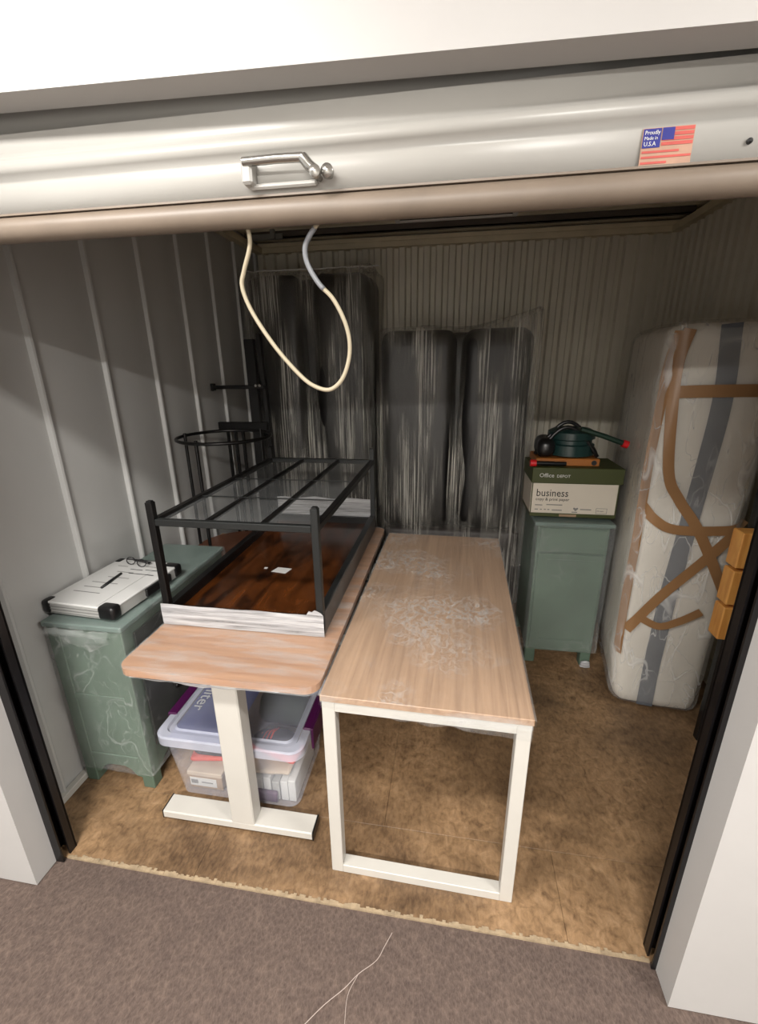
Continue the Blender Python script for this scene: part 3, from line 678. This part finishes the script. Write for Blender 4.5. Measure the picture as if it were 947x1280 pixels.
text('lettering', 'DEPOT', .021, 'paper', X, frame_m((.256, qy0-.0006, qz1-.050), *E_))
text('lettering', 'business', .056, 'ink', pan, frame_m((.163, qy0+.0008, 0.993), *E_), sx=.86)
text('lettering', 'copy & print paper', .022, 'ink', pan, frame_m((.163, qy0+.0008, .970), *E_))
for x0, x1, z_ in ((.163, .18, .918), (.19, .20, .918), (.21, .22, .918), (.228, .238, .918), (.25, .30, .916), (.39, .445, .924), (.35, .378, .908), (.163, .20, .942), (.22, .30, .945)):
    finish('fine_print', G().box(x0, x1, qy0+.0006, qy0+.0014, z_, z_+.005).bm, 'grey_ink', pan)
finish('heart_mark', G().prism([(.368, qy0+.001, .916), (.381, qy0+.001, .929), (.379, qy0+.001, .935), (.373, qy0+.001, .935), (.368, qy0+.001, .931), (.363, qy0+.001, .935), (.357, qy0+.001, .935), (.355, qy0+.001, .929)], (0, -.0006, 0)).bm, 'grey_ink', pan)
g = G()
for bb in ((.468, .522, .934, .936), (.468, .522, .906, .908), (.468, .470, .906, .936), (.520, .522, .906, .936)): g.box(bb[0], bb[1], qy0+.0006, qy0+.0014, bb[2], bb[3])
finish('print_box', g.bm, 'grey_ink', pan); text('lettering', '10 ream', .013, 'grey_ink', pan, frame_m((.472, qy0+.0008, .917), *E_), sx=.8)
ob_ = thing('wooden_tray', 'flat orange-brown wooden tray on top of the paper carton', 'tray', (.31, 1.57, qz1+.001))
finish('tray_body', G().box(.155, .468, 1.47, 1.68, qz1+.001, qz1+.040, .004).bm, 'orange_board', ob_)
finish('tray_hole', G().lathe([(.013, 0), (.013, -.002)], (.44, 1.4695, qz1+.020), 16, 'y').bm, 'ink', ob_)
dz = qz1+.042
H = thing('hose_reel', 'dark green drum with black straps on the wooden tray', 'reel', (.33, 1.58, dz))
finish('drum', G().lathe([(.10, 0), (.118, .008), (.118, .06), (.105, .066), (.105, .085), (.118, .092), (.118, .125), (.09, .140), (.03, .146)], (.34, 1.58, dz), 32).bm, 'drum_green', H, True, angle=35)
for k, (a, b, hh) in enumerate(((.175, .46, .15), (.16, .42, .12), (.20, .48, .165))):
    pts_ = [(a+(b-a)*i/14, 1.50+.05*k, dz+.005+hh*math.sin(math.pi*(i/14)**.85)) for i in range(15)]
    finish('strap', G().tube(pts_, .010, 8).bm, 'black_plastic', H, True)
finish('side_bag', G().soft(.155, .25, 1.47, 1.66, dz-.0, dz+.10, .04, 10, wr_(.02, 12)).bm, 'black_plastic', H, True)
L_ = thing('long_handle', 'dark green bar with red end cap lying across the drum', 'tool', (.47, 1.50, dz+.13), 0)
finish('shaft', G().tube([(.355, 1.462, 1.338), (.46, 1.455, 1.306), (.556, 1.450, 1.272)], .013, 10).bm, 'bar_green', L_, True, angle=50)
finish('end_cap', G().tube([(.554, 1.450, 1.272), (.579, 1.449, 1.264)], .019, 12).bm, 'red', L_, True, angle=50)
L2 = thing('long_handle', 'short black bar with red end cap on the paper carton lid', 'tool', (.2, 1.455, qz1+.02))
finish('shaft', G().tube([(.15, 1.450, qz1+.018), (.30, 1.452, qz1+.016)], .011, 10).bm, 'black_plastic', L2, True, angle=50)
finish('end_cap', G().tube([(.122, 1.450, qz1+.018), (.152, 1.450, qz1+.018)], .018, 12).bm, 'red', L2, True, angle=50)

# ---------------------------------------------------------------- wrapped mattress standing on its side
MA = math.radians(-10)
MT = thing('mattress', 'white mattress standing on edge, wrapped in film with brown tape', 'mattress', (.552, 1.12, 0), MA)
mw, ml, mh = .395, .86, 1.80
def mfn(p, q, h):
    n_ = q.normalized(); k = noise.noise(p*3.2)*.012+noise.noise(p*9)*.004; p = p+n_*k
    if p.z < .25: p.x += .03*(1-p.z/.25)*(1-p.x/mw)
    p.z = max(p.z, .0)
    return p
finish('mattress_body', G().soft(0, mw, 0, ml, .0, mh, .06, 26, mfn).bm, 'mattress', MT, True, True)
def sy(x):          # front surface of the rounded body at local x
    r = .06; d = max(0, r-x, x-(mw-r)); d = min(d, r); return r-math.sqrt(max(0, r*r-d*d))
def ribbon(pts_, w_, off, n=6, vert=False):
    """strip on the front face; pts (x, z) local"""
    g = G(); P = spline([(x, 0, z_) for x, z_ in pts_], n); V = []
    for i, p in enumerate(P):
        t_ = (P[min(i+1, len(P)-1)]-P[max(i-1, 0)]).normalized(); nn = Vector((-t_.z, 0, t_.x))
        row = []
        for k in (-1, -.33, .33, 1):
            qv = p+nn*(w_/2*k); xx = max(.002, min(mw-.002, qv.x)); row.append(g.bm.verts.new((qv.x, sy(xx)-off-noise.noise(Vector((xx, sy(xx), qv.z))*3.2)*.012, qv.z)))
        V.append(row)
    for A, C_ in zip(V, V[1:]):
        for k in range(3): g.bm.faces.new((A[k], A[k+1], C_[k+1], C_[k]))
    return g.bm
finish('border_band', ribbon([(.195, 1.79), (.215, 1.55), (.210, 1.25), (.188, .89), (.172, .50), (.170, .02)], .070, .006), 'band_grey', MT, True, True)
def mf(p, q, h):
    n_ = q.normalized(); k = noise.noise(p*3.2)*.012+abs(noise.noise(Vector((p.x*14, p.y*14, p.z*9+p.x*9))))*.006
    p = p+n_*k
    if p.z < .25: p.x += .02*(1-p.z/.25)*(1-p.x/mw)
    p.z = max(p.z, .0)
    return p
finish('film_wrap', G().soft(-.012, mw+.012, -.012, ml+.012, .0, mh+.012, .065, 44, mf).bm, 'film_matt', MT, True, True)
for nm, pts_, w_ in (('A', [(.005, 1.537), (.131, 1.542), (.25, 1.545), (.40, 1.546)], .048),
    ('B1', [(.060, 1.775), (.040, 1.661), (.044, 1.506), (.080, 1.208), (.140, 1.089), (.237, .952), (.398, .647)], .042),
    ('B2', [(.028, 1.77), (.012, 1.631), (.010, 1.506), (.006, 1.271), (.008, 1.019), (.010, .866), (.010, .535), (.014, .289)], .030),
    ('C', [(.006, 1.055), (.062, .996), (.145, .960), (.321, .972), (.40, .998)], .042),
    ('D', [(.400, 1.015), (.286, .845), (.138, .623), (.030, .43)], .044),
    ('E', [(.085, .503), (.161, .478), (.235, .520), (.310, .582)], .036)):
    ob_ = finish('tape_strip', ribbon(pts_, w_, .019, 8), 'tape', MT, True, True)

# ---------------------------------------------------------------- black frame with wooden slats by the front wall
W = thing('slatted_frame', 'black metal frame with wooden slat ends beside the mattress', 'frame', (.90, .90, 0))
finish('upright', G().box(.875, .93, .895, .93, 0, 1.35, .004).bm, 'black_metal', W)
finish('upright', G().box(.945, .985, .955, .985, 0, 1.35, .004).bm, 'black_metal', W)
finish('base_rail', G().box(.93, 1.06, .90, .925, .10, .14, .003).bm, 'black_metal', W)
for k in range(3):
    z0 = .582+.158*k
    finish('slat', G().box(.806, .888, .825, .893, z0, z0+.145, .004).bm, 'slat_wood', W)
# hairline crack thread on the corridor carpet
o = finish('loose_thread', G().tube(spline([(-.407, -.038, -.003), (-.425, -.075, -.003), (-.444, -.112, -.003), (-.49, -.15, -.003), (-.523, -.187, -.003), (-.569, -.228, -.003), (-.611, -.274, -.003), (-.66, -.33, -.003)], 5), .0011, 5).tube(spline([(-.49, -.15, -.003), (-.51, -.20, -.003), (-.505, -.26, -.003)], 5), .0009, 5).bm, 'thread')
tag(rebase(o, (-.5, -.17, -.004)), 'thin pale thread lying on the brown corridor carpet', 'thread')
